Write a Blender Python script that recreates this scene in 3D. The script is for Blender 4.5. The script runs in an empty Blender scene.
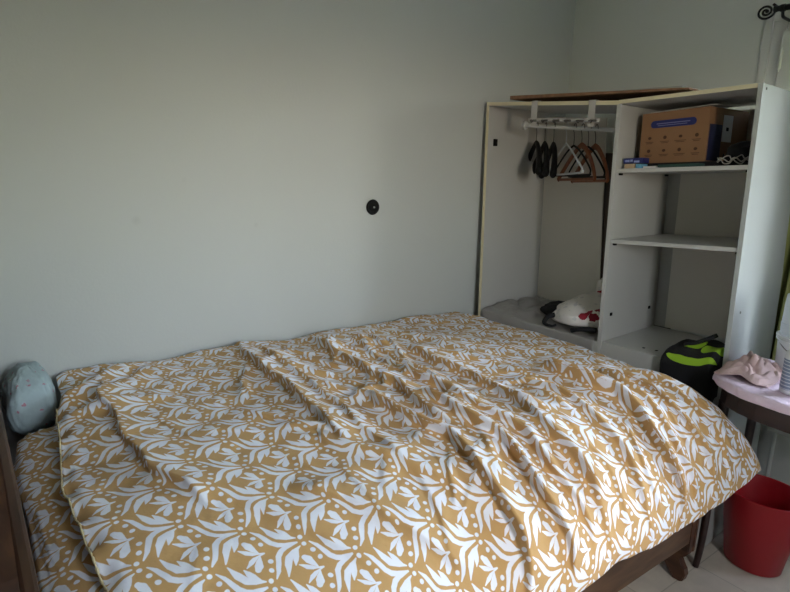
import bpy, bmesh, math, random
import numpy as np
from mathutils import Vector, Matrix, noise

random.seed(7)
sc = bpy.context.scene
COL = sc.collection
PI = math.pi

# ------------------------------------------------------------------ materials
def srgb(r, g, b):
    f = lambda c: (c/255/12.92) if c/255 <= .04045 else ((c/255+.055)/1.055)**2.4
    return (f(r), f(g), f(b), 1)

def mat(name, col, rough=.6, metal=0, spec=.5, bump=0, bscale=60, var=0, vscale=8, coat=0):
    m = bpy.data.materials.new(name); m.use_nodes = True
    nt = m.node_tree; b = nt.nodes['Principled BSDF']
    b.inputs['Base Color'].default_value = col
    b.inputs['Roughness'].default_value = rough
    b.inputs['Metallic'].default_value = metal
    b.inputs['Specular IOR Level'].default_value = spec
    b.inputs['Coat Weight'].default_value = coat
    tc = nt.nodes.new('ShaderNodeTexCoord')
    if var:
        n = nt.nodes.new('ShaderNodeTexNoise'); n.inputs['Scale'].default_value = vscale
        n.inputs['Detail'].default_value = 4
        nt.links.new(tc.outputs['Object'], n.inputs['Vector'])
        mx = nt.nodes.new('ShaderNodeMix'); mx.data_type = 'RGBA'
        mx.inputs[6].default_value = tuple(c*(1-var) for c in col[:3])+(1,)
        mx.inputs[7].default_value = tuple(min(1, c*(1+var)) for c in col[:3])+(1,)
        nt.links.new(n.outputs['Fac'], mx.inputs[0])
        nt.links.new(mx.outputs[2], b.inputs['Base Color'])
    if bump:
        n2 = nt.nodes.new('ShaderNodeTexNoise'); n2.inputs['Scale'].default_value = bscale
        n2.inputs['Detail'].default_value = 3
        nt.links.new(tc.outputs['Object'], n2.inputs['Vector'])
        bp = nt.nodes.new('ShaderNodeBump'); bp.inputs['Strength'].default_value = bump
        bp.inputs['Distance'].default_value = .01
        nt.links.new(n2.outputs['Fac'], bp.inputs['Height'])
        nt.links.new(bp.outputs['Normal'], b.inputs['Normal'])
    return m

def wood(name, c1, c2, scale=(4, 40, 40), rough=.45):
    m = mat(name, c1, rough); nt = m.node_tree; b = nt.nodes['Principled BSDF']
    tc = nt.nodes.new('ShaderNodeTexCoord'); mp = nt.nodes.new('ShaderNodeMapping')
    mp.inputs['Scale'].default_value = scale
    n = nt.nodes.new('ShaderNodeTexNoise'); n.inputs['Scale'].default_value = 1; n.inputs['Detail'].default_value = 6
    n.inputs['Distortion'].default_value = .6
    r = nt.nodes.new('ShaderNodeValToRGB')
    r.color_ramp.elements[0].position = .35; r.color_ramp.elements[1].position = .7
    r.color_ramp.elements[0].color = c1; r.color_ramp.elements[1].color = c2
    L = nt.links.new
    L(tc.outputs['Object'], mp.inputs[0]); L(mp.outputs[0], n.inputs['Vector'])
    L(n.outputs['Fac'], r.inputs[0]); L(r.outputs[0], b.inputs['Base Color'])
    return m

M = {}
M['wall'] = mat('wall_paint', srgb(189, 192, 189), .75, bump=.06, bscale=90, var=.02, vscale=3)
M['wall_lightened'] = mat('wall_paint_lightened', srgb(224, 225, 218), .75, bump=.06, bscale=90, var=.02, vscale=3)  # same paint as the other walls, lightened to offset the shade here
M['ceil'] = mat('ceiling_paint', srgb(246, 246, 244), .85)
M['white_lam'] = mat('white_laminate', srgb(188, 187, 183), .38, var=.015, vscale=4)
M['white_edge'] = mat('cream_edge_band', srgb(222, 212, 178), .5)
M['gloss_lam'] = mat('glossy_laminate', srgb(178, 181, 178), .24)
M['back'] = mat('hardboard_white', srgb(232, 226, 216), .6)
M['hard_brown'] = wood('brown_hardboard', srgb(120, 88, 62), srgb(150, 112, 80), (30, 30, 30), .7)
M['dark_wood'] = wood('dark_bed_wood', srgb(58, 40, 28), srgb(100, 74, 54), (5, 30, 30), .42)
M['dark_wood2'] = wood('dark_bed_wood_across', srgb(52, 31, 21), srgb(92, 60, 40), (30, 4, 30), .42)
M['table_wood'] = wood('mahogany', srgb(30, 15, 13), srgb(48, 26, 22), (20, 6, 30), .35)
M['plank'] = wood('plank_wood', srgb(48, 36, 28), srgb(72, 54, 42), (30, 30, 4), .6)
M['black'] = mat('black_plastic', srgb(14, 14, 15), .55, spec=.2)
M['black_metal'] = mat('black_iron', srgb(14, 13, 14), .4, metal=.3)
M['black_cloth'] = mat('black_cloth', srgb(20, 20, 24), .85, bump=.3, bscale=200)
M['black_velvet'] = mat('black_flocking', srgb(18, 18, 20), .8)
M['steel'] = mat('steel', srgb(170, 170, 168), .3, metal=1)
M['dark_steel'] = mat('dull_steel', srgb(95, 92, 88), .45, metal=.8)
M['white_pl'] = mat('white_plastic', srgb(222, 224, 226), .4)
M['white_coat'] = mat('white_coated_metal', srgb(225, 225, 222), .45)
M['coat_shaded'] = mat('shaded_white_metal', srgb(186, 182, 178), .45)  # white coating greyed: the hook rack's shade is mixed into the colour
M['red'] = mat('red_plastic', srgb(152, 17, 28), .4, var=.04)
M['hwood'] = wood('hanger_wood', srgb(120, 66, 38), srgb(156, 92, 56), (30, 8, 30), .4)
M['card'] = mat('cardboard', srgb(150, 112, 80), .8, var=.05, vscale=30)
M['print_blue'] = mat('print_blue', srgb(40, 48, 110), .6)
M['print_dark'] = mat('print_dark', srgb(84, 54, 40), .7)
M['paper'] = mat('paper_white', srgb(225, 222, 216), .7)
M['lime'] = mat('lime_fabric', srgb(150, 190, 40), .75, bump=.2, bscale=200)
M['rad'] = mat('radiator_enamel', srgb(205, 205, 200), .4)
M['frame'] = mat('window_paint', srgb(214, 213, 208), .5)
M['matt'] = mat('mattress_ticking', srgb(150, 148, 150), .9, bump=.2)
M['teal'] = mat('teal_cloth', srgb(48, 78, 74), .8)
M['seam'] = mat('cream_thread', srgb(205, 190, 150), .9)
M['blue_pack'] = mat('navy_pack', srgb(30, 36, 100), .35)
M['tan'] = mat('tan_card', srgb(196, 170, 140), .7)

def nodes(m):
    nt = m.node_tree
    return nt, nt.nodes['Principled BSDF'], nt.links.new

# smudged wall: faint scuffs
def scuffs():
    nt, b, L = nodes(M['wall'])
    src = b.inputs['Base Color'].links[0].from_socket
    g = nt.nodes.new('ShaderNodeNewGeometry')
    cur = src
    for (p, r, k) in (((-2.27, 0, 1.22), .02, .12), ((-1.83, 0, 1.19), .012, .10), ((-2.1, 0, 1.36), .012, .05)):
        d = nt.nodes.new('ShaderNodeVectorMath'); d.operation = 'DISTANCE'; d.inputs[1].default_value = p
        L(g.outputs['Position'], d.inputs[0])
        mr = nt.nodes.new('ShaderNodeMapRange'); mr.inputs[1].default_value = 0; mr.inputs[2].default_value = r
        mr.inputs[3].default_value = k; mr.inputs[4].default_value = 0
        L(d.outputs['Value'], mr.inputs[0])
        mx = nt.nodes.new('ShaderNodeMix'); mx.data_type = 'RGBA'; mx.inputs[7].default_value = (.1, .1, .1, 1)
        L(mr.outputs[0], mx.inputs[0]); L(cur, mx.inputs[6]); cur = mx.outputs[2]
    L(cur, b.inputs['Base Color'])
scuffs()

# floor: beige-grey vinyl in square tiles
def floor_mat():
    m = mat('vinyl_floor', srgb(178, 172, 160), .42); nt, b, L = nodes(m)
    g = nt.nodes.new('ShaderNodeNewGeometry')
    br = nt.nodes.new('ShaderNodeTexBrick'); br.offset = 0
    br.inputs['Scale'].default_value = 1; br.inputs['Brick Width'].default_value = .33; br.inputs['Row Height'].default_value = .33
    br.inputs['Mortar Size'].default_value = .003; br.inputs['Mortar Smooth'].default_value = .6
    br.inputs['Color1'].default_value = srgb(206, 197, 184); br.inputs['Color2'].default_value = srgb(198, 189, 176)
    br.inputs['Mortar'].default_value = srgb(172, 165, 153)
    n = nt.nodes.new('ShaderNodeTexNoise'); n.inputs['Scale'].default_value = 14; n.inputs['Detail'].default_value = 6
    mx = nt.nodes.new('ShaderNodeMix'); mx.data_type = 'RGBA'; mx.blend_type = 'MULTIPLY'; mx.inputs[0].default_value = .35
    r = nt.nodes.new('ShaderNodeValToRGB'); r.color_ramp.elements[0].color = (.6, .6, .6, 1); r.color_ramp.elements[0].position = .3
    r.color_ramp.elements[1].position = .7
    L(g.outputs['Position'], br.inputs['Vector']); L(g.outputs['Position'], n.inputs['Vector'])
    L(n.outputs['Fac'], r.inputs[0]); L(br.outputs['Color'], mx.inputs[6]); L(r.outputs[0], mx.inputs[7])
    L(mx.outputs[2], b.inputs['Base Color'])
    return m
M['floor'] = floor_mat()

# printed leaf fabric -------------------------------------------------------
def motif_group():
    g = bpy.data.node_groups.new('leaf_motif', 'ShaderNodeTree')
    g.interface.new_socket('Vector', in_out='INPUT', socket_type='NodeSocketVector')
    g.interface.new_socket('Distance', in_out='OUTPUT', socket_type='NodeSocketFloat')
    N = g.nodes.new; L = g.links.new
    gi = N('NodeGroupInput'); go = N('NodeGroupOutput')
    PU, PW = .192, .140
    sep = N('ShaderNodeSeparateXYZ'); L(gi.outputs[0], sep.inputs[0])
    def math_(op, a, b=None, c=None):
        n = N('ShaderNodeMath'); n.operation = op
        for i, v in enumerate((a, b, c)):
            if v is None: continue
            if isinstance(v, (int, float)): n.inputs[i].default_value = v
            else: L(v, n.inputs[i])
        return n.outputs[0]
    u = math_('SUBTRACT', math_('FLOORED_MODULO', math_('ADD', sep.outputs[0], .13), PU), .13)
    w = math_('ABSOLUTE', math_('SUBTRACT', math_('FLOORED_MODULO', math_('ADD', sep.outputs[1], PW/2), PW), PW/2))
    cb = N('ShaderNodeCombineXYZ'); L(u, cb.inputs[0]); L(w, cb.inputs[1]); P = cb.outputs[0]
    dists = []
    def vm(op, a, b=None, s=None):
        n = N('ShaderNodeVectorMath'); n.operation = op
        L(a, n.inputs[0])
        if b is not None:
            if isinstance(b, tuple): n.inputs[1].default_value = b
            else: L(b, n.inputs[1])
        if s is not None: L(s, n.inputs['Scale'])
        return n
    def cap(a, b, ra, rb):
        dx, dy = b[0]-a[0], b[1]-a[1]; l2 = dx*dx+dy*dy
        pa = vm('SUBTRACT', P, (a[0], a[1], 0)).outputs[0]
        dt = vm('DOT_PRODUCT', pa, (dx/l2, dy/l2, 0)).outputs['Value']
        cl = N('ShaderNodeClamp'); L(dt, cl.inputs[0]); h = cl.outputs[0]
        c2 = N('ShaderNodeVectorMath'); c2.operation = 'SCALE'; c2.inputs[0].default_value = (dx, dy, 0); L(h, c2.inputs['Scale'])
        ln = vm('LENGTH', vm('SUBTRACT', pa, c2.outputs[0]).outputs[0]).outputs['Value']
        r = math_('MULTIPLY_ADD', h, rb-ra, ra)
        dists.append(math_('SUBTRACT', ln, r))
    def chain(pts):
        for (x0, y0, r0), (x1, y1, r1) in zip(pts[:-1], pts[1:]): cap((x0, y0), (x1, y1), r0, r1)
    def dot(x, y, r):
        ln = vm('DISTANCE', P, (x, y, 0)).outputs['Value']; dists.append(math_('SUBTRACT', ln, r))
    chain([(-.003, .0005, .0008), (-.0165, .001, .0032), (-.030, .0030, .0042), (-.0416, .0078, .0047), (-.0515, .0175, .0049), (-.0585, .033, .0045), (-.0655, .048, .0036), (-.0755, .061, .0006)])
    chain([(-.0015, .0108, .0006), (-.018, .0185, .0050), (-.0335, .0282, .0068), (-.0425, .0425, .0060), (-.0525, .0660, .0005)])
    chain([(-.010, .0150, .0028), (-.0190, .0290, .0056), (-.0230, .0370, .0045), (-.0285, .0478, .0004)])
    chain([(-.0742, .0002, .0010), (-.088, .0032, .0012), (-.0965, .0065, .0036), (-.1055, .0115, .0042), (-.1175, .0205, .0005)])
    chain([(-.0850, .0050, .0010), (-.0915, .0165, .0055), (-.0955, .0245, .0077), (-.1005, .0320, .0050)])
    dot(-.0706, .0217, .0044); dot(-.0780, .0418, .0044); dot(-.0878, .0614, .0042)
    d = dists[0]
    for e in dists[1:]: d = math_('MINIMUM', d, e)
    L(d, go.inputs[0])
    return g
MG = motif_group()

def leaf_fabric():
    m = mat('leaf_print_cotton', srgb(190, 145, 80), .85, spec=.2); nt, b, L = nodes(m)
    N = nt.nodes.new
    uv = N('ShaderNodeUVMap'); uv.uv_map = 'UVMap'
    nz = N('ShaderNodeTexNoise'); nz.inputs['Scale'].default_value = 30; nz.inputs['Detail'].default_value = 1
    L(uv.outputs[0], nz.inputs['Vector'])
    off = N('ShaderNodeVectorMath'); off.operation = 'MULTIPLY_ADD'
    off.inputs[1].default_value = (.004, .004, 0); L(nz.outputs['Color'], off.inputs[0]); L(uv.outputs[0], off.inputs[2])
    g1 = N('ShaderNodeGroup'); g1.node_tree = MG; L(off.outputs[0], g1.inputs[0])
    sh = N('ShaderNodeVectorMath'); sh.operation = 'ADD'; sh.inputs[1].default_value = (.096, .07, 0); L(off.outputs[0], sh.inputs[0])
    g2 = N('ShaderNodeGroup'); g2.node_tree = MG; L(sh.outputs[0], g2.inputs[0])
    mn = N('ShaderNodeMath'); mn.operation = 'MINIMUM'; L(g1.outputs[0], mn.inputs[0]); L(g2.outputs[0], mn.inputs[1])
    mr = N('ShaderNodeMapRange'); mr.inputs[1].default_value = .0002; mr.inputs[2].default_value = .0015
    mr.inputs[3].default_value = 1; mr.inputs[4].default_value = 0; L(mn.outputs[0], mr.inputs[0])
    mx = N('ShaderNodeMix'); mx.data_type = 'RGBA'
    mx.inputs[6].default_value = srgb(200, 161, 107); mx.inputs[7].default_value = srgb(240, 243, 253)
    L(mr.outputs[0], mx.inputs[0]); L(mx.outputs[2], b.inputs['Base Color'])
    # fine crumple
    n2 = N('ShaderNodeTexNoise'); n2.inputs['Scale'].default_value = 22; n2.inputs['Detail'].default_value = 5
    L(uv.outputs[0], n2.inputs['Vector'])
    bp = N('ShaderNodeBump'); bp.inputs['Strength'].default_value = .5; bp.inputs['Distance'].default_value = .012
    L(n2.outputs['Fac'], bp.inputs['Height']); L(bp.outputs['Normal'], b.inputs['Normal'])
    b.inputs['Sheen Weight'].default_value = .1
    return m
M['leaf'] = leaf_fabric()

def spotted(name, base, spot, scale, thr, rough=.8, base2=None):
    m = mat(name, base, rough); nt, b, L = nodes(m); N = nt.nodes.new
    tc = N('ShaderNodeTexCoord'); v = N('ShaderNodeTexVoronoi'); v.inputs['Scale'].default_value = scale
    nz = N('ShaderNodeTexNoise'); nz.inputs['Scale'].default_value = scale*2.5
    ad = N('ShaderNodeVectorMath'); ad.operation = 'MULTIPLY_ADD'; ad.inputs[1].default_value = (.02, .02, .02)
    L(tc.outputs['Object'], nz.inputs['Vector']); L(nz.outputs['Color'], ad.inputs[0]); L(tc.outputs['Object'], ad.inputs[2])
    L(ad.outputs[0], v.inputs['Vector'])
    lt = N('ShaderNodeMath'); lt.operation = 'LESS_THAN'; lt.inputs[1].default_value = thr; L(v.outputs['Distance'], lt.inputs[0])
    mx = N('ShaderNodeMix'); mx.data_type = 'RGBA'; mx.inputs[6].default_value = base; mx.inputs[7].default_value = spot
    L(lt.outputs[0], mx.inputs[0]); L(mx.outputs[2], b.inputs['Base Color'])
    bp = N('ShaderNodeBump'); bp.inputs['Strength'].default_value = .4; bp.inputs['Distance'].default_value = .01
    n3 = N('ShaderNodeTexNoise'); n3.inputs['Scale'].default_value = 25; L(tc.outputs['Object'], n3.inputs['Vector'])
    L(n3.outputs['Fac'], bp.inputs['Height']); L(bp.outputs['Normal'], b.inputs['Normal'])
    return m
M['pillow'] = spotted('sprigged_cotton', srgb(168, 186, 190), srgb(178, 128, 140), 34, .17)
def flower_canvas(name, centres, r):
    m = spotted(name, srgb(226, 220, 214), srgb(205, 201, 199), 30, .3); nt, b, L = nodes(m); N = nt.nodes.new
    src = b.inputs['Base Color'].links[0].from_socket
    g = N('ShaderNodeNewGeometry'); nz = N('ShaderNodeTexNoise'); nz.inputs['Scale'].default_value = 45
    ad = N('ShaderNodeVectorMath'); ad.operation = 'MULTIPLY_ADD'; ad.inputs[1].default_value = (.03, .03, .03)
    L(g.outputs['Position'], nz.inputs['Vector']); L(nz.outputs['Color'], ad.inputs[0]); L(g.outputs['Position'], ad.inputs[2])
    cur = src
    for c in centres:
        d = N('ShaderNodeVectorMath'); d.operation = 'DISTANCE'; d.inputs[1].default_value = (c[0]+.015, c[1]+.015, c[2]+.015); L(ad.outputs[0], d.inputs[0])
        lt = N('ShaderNodeMath'); lt.operation = 'LESS_THAN'; lt.inputs[1].default_value = c[3] if len(c) > 3 else r; L(d.outputs['Value'], lt.inputs[0])
        mx = N('ShaderNodeMix'); mx.data_type = 'RGBA'; mx.inputs[7].default_value = srgb(140, 22, 42)
        L(lt.outputs[0], mx.inputs[0]); L(cur, mx.inputs[6]); cur = mx.outputs[2]
    L(cur, b.inputs['Base Color'])
    return m
M['pink'] = mat('pink_cloth', srgb(192, 164, 160), .9, bump=.5, bscale=40, var=.1, vscale=20)
M['lilac'] = mat('lilac_cloth', srgb(222, 200, 214), .9, bump=.5, bscale=60, var=.06, vscale=25)
M['curtain'] = mat('olive_curtain', srgb(128, 130, 76), .85, bump=.2, bscale=120)
M['hedge'] = mat('hedge_leaves', srgb(96, 112, 56), .6, bump=1, bscale=6, var=.5, vscale=5)
M['lawn'] = mat('lawn_grass', srgb(84, 98, 62), .8, bump=1, bscale=20, var=.3, vscale=2)

def translucent(name, col, alpha, rough=.35):
    m = mat(name, col, rough); nt, b, L = nodes(m)
    b.inputs['Alpha'].default_value = alpha
    return m
M['cloudy'] = translucent('cloudy_plastic', srgb(214, 218, 224), .75)
M['film'] = translucent('plastic_film', srgb(168, 164, 160), .8, .3)

def glass_mat():
    m = bpy.data.materials.new('window_glass'); m.use_nodes = True; nt = m.node_tree; nt.nodes.clear()
    o = nt.nodes.new('ShaderNodeOutputMaterial'); t = nt.nodes.new('ShaderNodeBsdfTransparent'); g = nt.nodes.new('ShaderNodeBsdfGlossy')
    g.inputs['Roughness'].default_value = .02; mx = nt.nodes.new('ShaderNodeMixShader'); mx.inputs[0].default_value = .05
    nt.links.new(t.outputs[0], mx.inputs[1]); nt.links.new(g.outputs[0], mx.inputs[2]); nt.links.new(mx.outputs[0], o.inputs[0])
    return m
M['glass'] = glass_mat()

def label_stripes():
    m = mat('bottle_label_print', srgb(120, 130, 160), .5); nt, b, L = nodes(m); N = nt.nodes.new
    tc = N('ShaderNodeTexCoord'); w = N('ShaderNodeTexWave'); w.bands_direction = 'Z'; w.inputs['Scale'].default_value = 28
    w.inputs['Distortion'].default_value = 0
    r = N('ShaderNodeValToRGB'); r.color_ramp.interpolation = 'CONSTANT'
    r.color_ramp.elements[0].color = srgb(128, 138, 162); r.color_ramp.elements[1].color = srgb(196, 202, 214); r.color_ramp.elements[1].position = .8
    L(tc.outputs['Object'], w.inputs['Vector']); L(w.outputs['Fac'], r.inputs[0]); L(r.outputs[0], b.inputs['Base Color'])
    return m
M['label'] = label_stripes()

# ------------------------------------------------------------------ object helpers
def thing(name, label, cat, loc=(0, 0, 0), group=None):
    o = bpy.data.objects.new(name, None); COL.objects.link(o); o.location = loc
    o.empty_display_size = .1
    o['label'] = label; o['category'] = cat
    if group: o['group'] = group
    return o

def tag(o, label, cat, group=None):
    o['label'] = label; o['category'] = cat
    if group: o['group'] = group
    return o

def origin_of(p):
    v = Vector((0, 0, 0))
    while p is not None: v += p.location; p = p.parent
    return v

def obj(name, bm, m, parent=None, smooth=False, sharp=None):
    """links bm (given in world coordinates) as ONE mesh object below parent"""
    bmesh.ops.recalc_face_normals(bm, faces=bm.faces)
    if parent is not None:
        bmesh.ops.translate(bm, vec=-origin_of(parent), verts=bm.verts)
    me = bpy.data.meshes.new(name); bm.to_mesh(me); bm.free()
    for mm in (m if isinstance(m, (list, tuple)) else [m]): me.materials.append(mm)
    o = bpy.data.objects.new(name, me); COL.objects.link(o); o.parent = parent
    if smooth:
        me.polygons.foreach_set('use_smooth', [True]*len(me.polygons))
        if sharp: me.set_sharp_from_angle(angle=math.radians(sharp))
    return o

def struct(name, bm, m, parent=None, smooth=False):
    o = obj(name, bm, m, parent, smooth)
    if parent is None: o['kind'] = 'structure'
    return o

def BM(): return bmesh.new()

def hexa(bm, pts, bevel=0):
    """8 points: bottom 4 (ccw) then top 4"""
    v = [bm.verts.new(p) for p in pts]
    fs = [(3, 2, 1, 0), (4, 5, 6, 7), (0, 1, 5, 4), (1, 2, 6, 5), (2, 3, 7, 6), (3, 0, 4, 7)]
    faces = [bm.faces.new([v[i] for i in f]) for f in fs]
    if bevel:
        es = list({e for f in faces for e in f.edges})
        bmesh.ops.bevel(bm, geom=es, offset=bevel, segments=2, affect='EDGES', profile=.6)
    return bm

def box(bm, lo, hi, bevel=0):
    (x0, y0, z0), (x1, y1, z1) = lo, hi
    return hexa(bm, [(x0, y0, z0), (x1, y0, z0), (x1, y1, z0), (x0, y1, z0), (x0, y0, z1), (x1, y0, z1), (x1, y1, z1), (x0, y1, z1)], bevel)

def smooth_path(pts, n=6):
    P = [Vector(p) for p in pts]; out = []
    for i in range(len(P)-1):
        p0 = P[max(i-1, 0)]; p1 = P[i]; p2 = P[i+1]; p3 = P[min(i+2, len(P)-1)]
        for k in range(n):
            t = k/n
            out.append(.5*((2*p1)+(p2-p0)*t+(2*p0-5*p1+4*p2-p3)*t*t+(3*p1-p0-3*p2+p3)*t*t*t))
    out.append(P[-1]); return out

def tube(bm, pts, r, seg=8, flat=1.0, up=None, cap=True):
    pts = [Vector(p) for p in pts]; n = len(pts)
    rs = r if isinstance(r, (list, tuple)) else [r]*n
    rings = []; prev = None
    for i, p in enumerate(pts):
        t = (pts[min(i+1, n-1)]-pts[max(i-1, 0)]).normalized()
        if prev is None:
            ref = Vector(up) if up else (Vector((0, 0, 1)) if abs(t.z) < .9 else Vector((1, 0, 0)))
            a = (ref-t*ref.dot(t)).normalized()
        else:
            a = (prev-t*prev.dot(t)); a = a.normalized() if a.length > 1e-6 else t.orthogonal().normalized()
        prev = a; b = t.cross(a)
        rings.append([bm.verts.new(p+(a*math.cos(2*PI*k/seg)+b*flat*math.sin(2*PI*k/seg))*rs[i]) for k in range(seg)])
    for i in range(n-1):
        for k in range(seg):
            bm.faces.new((rings[i][k], rings[i][(k+1) % seg], rings[i+1][(k+1) % seg], rings[i+1][k]))
    if cap:
        bm.faces.new(rings[0][::-1]); bm.faces.new(rings[-1])
    return bm

def lathe(bm, prof, c, axis='Z', seg=32, sx=1, sy=1):
    """prof: list of (r, h)"""
    rings = []
    for r, h in prof:
        ring = []
        for k in range(seg):
            a = 2*PI*k/seg; x, y = math.cos(a)*r*sx, math.sin(a)*r*sy
            if axis == 'Z': q = (c[0]+x, c[1]+y, c[2]+h)
            elif axis == 'Y': q = (c[0]+x, c[1]+h, c[2]+y)
            else: q = (c[0]+h, c[1]+x, c[2]+y)
            ring.append(bm.verts.new(q))
        rings.append(ring)
    for i in range(len(rings)-1):
        for k in range(seg):
            bm.faces.new((rings[i][k], rings[i][(k+1) % seg], rings[i+1][(k+1) % seg], rings[i+1][k]))
    bm.faces.new(rings[0][::-1]); bm.faces.new(rings[-1])
    return bm

def prism(bm, poly, axis, lo, hi, bevel=0):
    """extrudes a 2D outline; axis X: poly is (y,z); Y: (x,z); Z: (x,y)"""
    f = {'X': lambda p, h: (h, p[0], p[1]), 'Y': lambda p, h: (p[0], h, p[1]), 'Z': lambda p, h: (p[0], p[1], h)}[axis]
    a = [bm.verts.new(f(p, lo)) for p in poly]; b = [bm.verts.new(f(p, hi)) for p in poly]
    n = len(poly); fs = [bm.faces.new(a[::-1]), bm.faces.new(b)]
    for i in range(n): fs.append(bm.faces.new((a[i], a[(i+1) % n], b[(i+1) % n], b[i])))
    if bevel:
        es = list(set(fs[0].edges) | set(fs[1].edges))
        bmesh.ops.bevel(bm, geom=es, offset=bevel, segments=2, affect='EDGES')
    return bm

def grid_obj(name, P, m, parent=None, uv=None, thick=0, smooth=True):
    """P: (ni,nj,3) numpy world points"""
    ni, nj = P.shape[:2]
    off = np.array(origin_of(parent)) if parent is not None else np.zeros(3)
    V = (P-off).reshape(-1, 3)
    idx = np.arange(ni*nj).reshape(ni, nj)
    F = np.stack([idx[:-1, :-1], idx[1:, :-1], idx[1:, 1:], idx[:-1, 1:]], -1).reshape(-1, 4)
    me = bpy.data.meshes.new(name)
    me.vertices.add(len(V)); me.vertices.foreach_set('co', V.ravel().astype(np.float32))
    me.loops.add(F.size); me.loops.foreach_set('vertex_index', F.ravel().astype(np.int32))
    me.polygons.add(len(F)); me.polygons.foreach_set('loop_start', np.arange(0, F.size, 4, dtype=np.int32))
    me.update(calc_edges=True)
    if uv is not None:
        l = me.uv_layers.new(name='UVMap'); U = uv.reshape(-1, 2)[F.ravel()]
        l.data.foreach_set('uv', U.ravel().astype(np.float32))
    if smooth: me.polygons.foreach_set('use_smooth', [True]*len(me.polygons))
    me.materials.append(m); me.validate()
    o = bpy.data.objects.new(name, me); COL.objects.link(o); o.parent = parent
    if thick:
        s = o.modifiers.new('Solidify', 'SOLIDIFY'); s.thickness = abs(thick); s.offset = -1 if thick > 0 else 1
    return o

def vnoise(x, y, s, seed=0.):
    """smooth noise by a sum of rotated sines (vectorised)"""
    r = np.random.RandomState(int(seed*1000) % 99991+5); out = np.zeros_like(x)
    for k in range(9):
        a = r.uniform(0, 2*PI); f = s*r.uniform(.55, 1.6); p = r.uniform(0, 2*PI)
        out += np.sin((x*np.cos(a)+y*np.sin(a))*f*2*PI+p+.8*np.sin((x*np.sin(a)-y*np.cos(a))*f*3.1+p*2))
    return out/4.

# ------------------------------------------------------------------ camera
yaw, pit, rol, fpx = .9274, .2219, .0329, 590.33
cam_loc = Vector((-2.7741, -2.1814, 1.444))
fw = Vector((math.cos(yaw)*math.cos(pit), math.sin(yaw)*math.cos(pit), -math.sin(pit)))
r_ = fw.cross(Vector((0, 0, 1))).normalized(); u_ = r_.cross(fw)
cr, sr = math.cos(rol), math.sin(rol)
r2 = cr*r_+sr*u_; u2 = -sr*r_+cr*u_
cd = bpy.data.cameras.new('camera'); co = bpy.data.objects.new('camera', cd); COL.objects.link(co)
mw = Matrix(((r2.x, u2.x, -fw.x, cam_loc.x), (r2.y, u2.y, -fw.y, cam_loc.y), (r2.z, u2.z, -fw.z, cam_loc.z), (0, 0, 0, 1)))
co.matrix_world = mw
cd.sensor_fit = 'HORIZONTAL'; cd.sensor_width = 36; cd.lens = fpx/790*36; cd.clip_start = .02
sc.camera = co

# ------------------------------------------------------------------ room shell
X0, Y1, ZC = -4.1, -3.4, 2.5
WY0, WY1, WZ0, WZ1 = -1.00, -2.95, .86, 2.06      # window opening in the right wall
struct('floor', box(BM(), (X0-.2, Y1-.2, -.1), (.3, .2, 0)), M['floor'])
struct('ceiling', box(BM(), (X0-.2, Y1-.2, ZC), (.3, .2, ZC+.1)), M['ceil'])
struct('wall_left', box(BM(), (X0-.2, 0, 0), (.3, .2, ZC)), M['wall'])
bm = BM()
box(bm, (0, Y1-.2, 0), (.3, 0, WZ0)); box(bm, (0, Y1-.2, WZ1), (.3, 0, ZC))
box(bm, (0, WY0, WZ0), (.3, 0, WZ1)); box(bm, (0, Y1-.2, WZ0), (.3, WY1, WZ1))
struct('wall_right', bm, M['wall_lightened'])
struct('wall_back', box(BM(), (X0-.2, Y1, 0), (X0, 0, ZC)), M['wall'])
VX0, VX1, VZ0, VZ1 = -2.45, -1.90, 1.15, 2.05         # narrow unseen window put in for fill light, in the wall behind the camera
bm = BM()
box(bm, (X0, Y1-.2, 0), (0, Y1, VZ0)); box(bm, (X0, Y1-.2, VZ1), (0, Y1, ZC))
box(bm, (X0, Y1-.2, VZ0), (VX0, Y1, VZ1)); box(bm, (VX1, Y1-.2, VZ0), (0, Y1, VZ1))
struct('wall_near', bm, M['wall'])

# window
win = bpy.data.objects.new('window_1', None); COL.objects.link(win); win.location = (0, (WY0+WY1)/2, WZ0); win['kind'] = 'structure'
def ring(bm, x0, x1, ya, yb, za, zb, w, bev=.004):
    box(bm, (x0, ya-w, za), (x1, ya, zb), bev); box(bm, (x0, yb, za), (x1, yb+w, zb), bev)
    box(bm, (x0, yb+w, zb-w), (x1, ya-w, zb), bev); box(bm, (x0, yb+w, za), (x1, ya-w, za+w), bev)
obj('window_casing', (lambda b: (ring(b, -.014, -.001, WY0+.03, WY1-.03, WZ0-.03, WZ1+.03, .034), b)[1])(BM()), M['frame'], win)
obj('window_frame', (lambda b: (ring(b, -.008, .06, WY0-.0005, WY1+.0005, WZ0+.0005, WZ1-.0005, .056), b)[1])(BM()), M['frame'], win)
ymid = (WY0+WY1)/2
for ya, yb in ((WY0-.048, ymid+.003), (ymid-.003, WY1+.048)):
    s = obj('window_sash', (lambda b: (ring(b, -.022, .035, ya, yb, WZ0+.048, WZ1-.048, .07, .006), b)[1])(BM()), M['frame'], win)
    obj('window_pane', box(BM(), (.004, yb+.058, WZ0+.11), (.009, ya-.058, WZ1-.118)), M['glass'], s)
for z in (1.90, 1.15):
    bm = BM(); tube(bm, [(-.026, WY0-.056, z-.035), (-.026, WY0-.056, z+.035)], .007, 10)
    tube(bm, [(-.026, WY0-.056, z-.045), (-.026, WY0-.056, z-.036)], .004, 8); tube(bm, [(-.026, WY0-.056, z+.036), (-.026, WY0-.056, z+.047)], .004, 8)
    obj('window_hinge', bm, M['frame'], win, True, 40)
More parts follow.
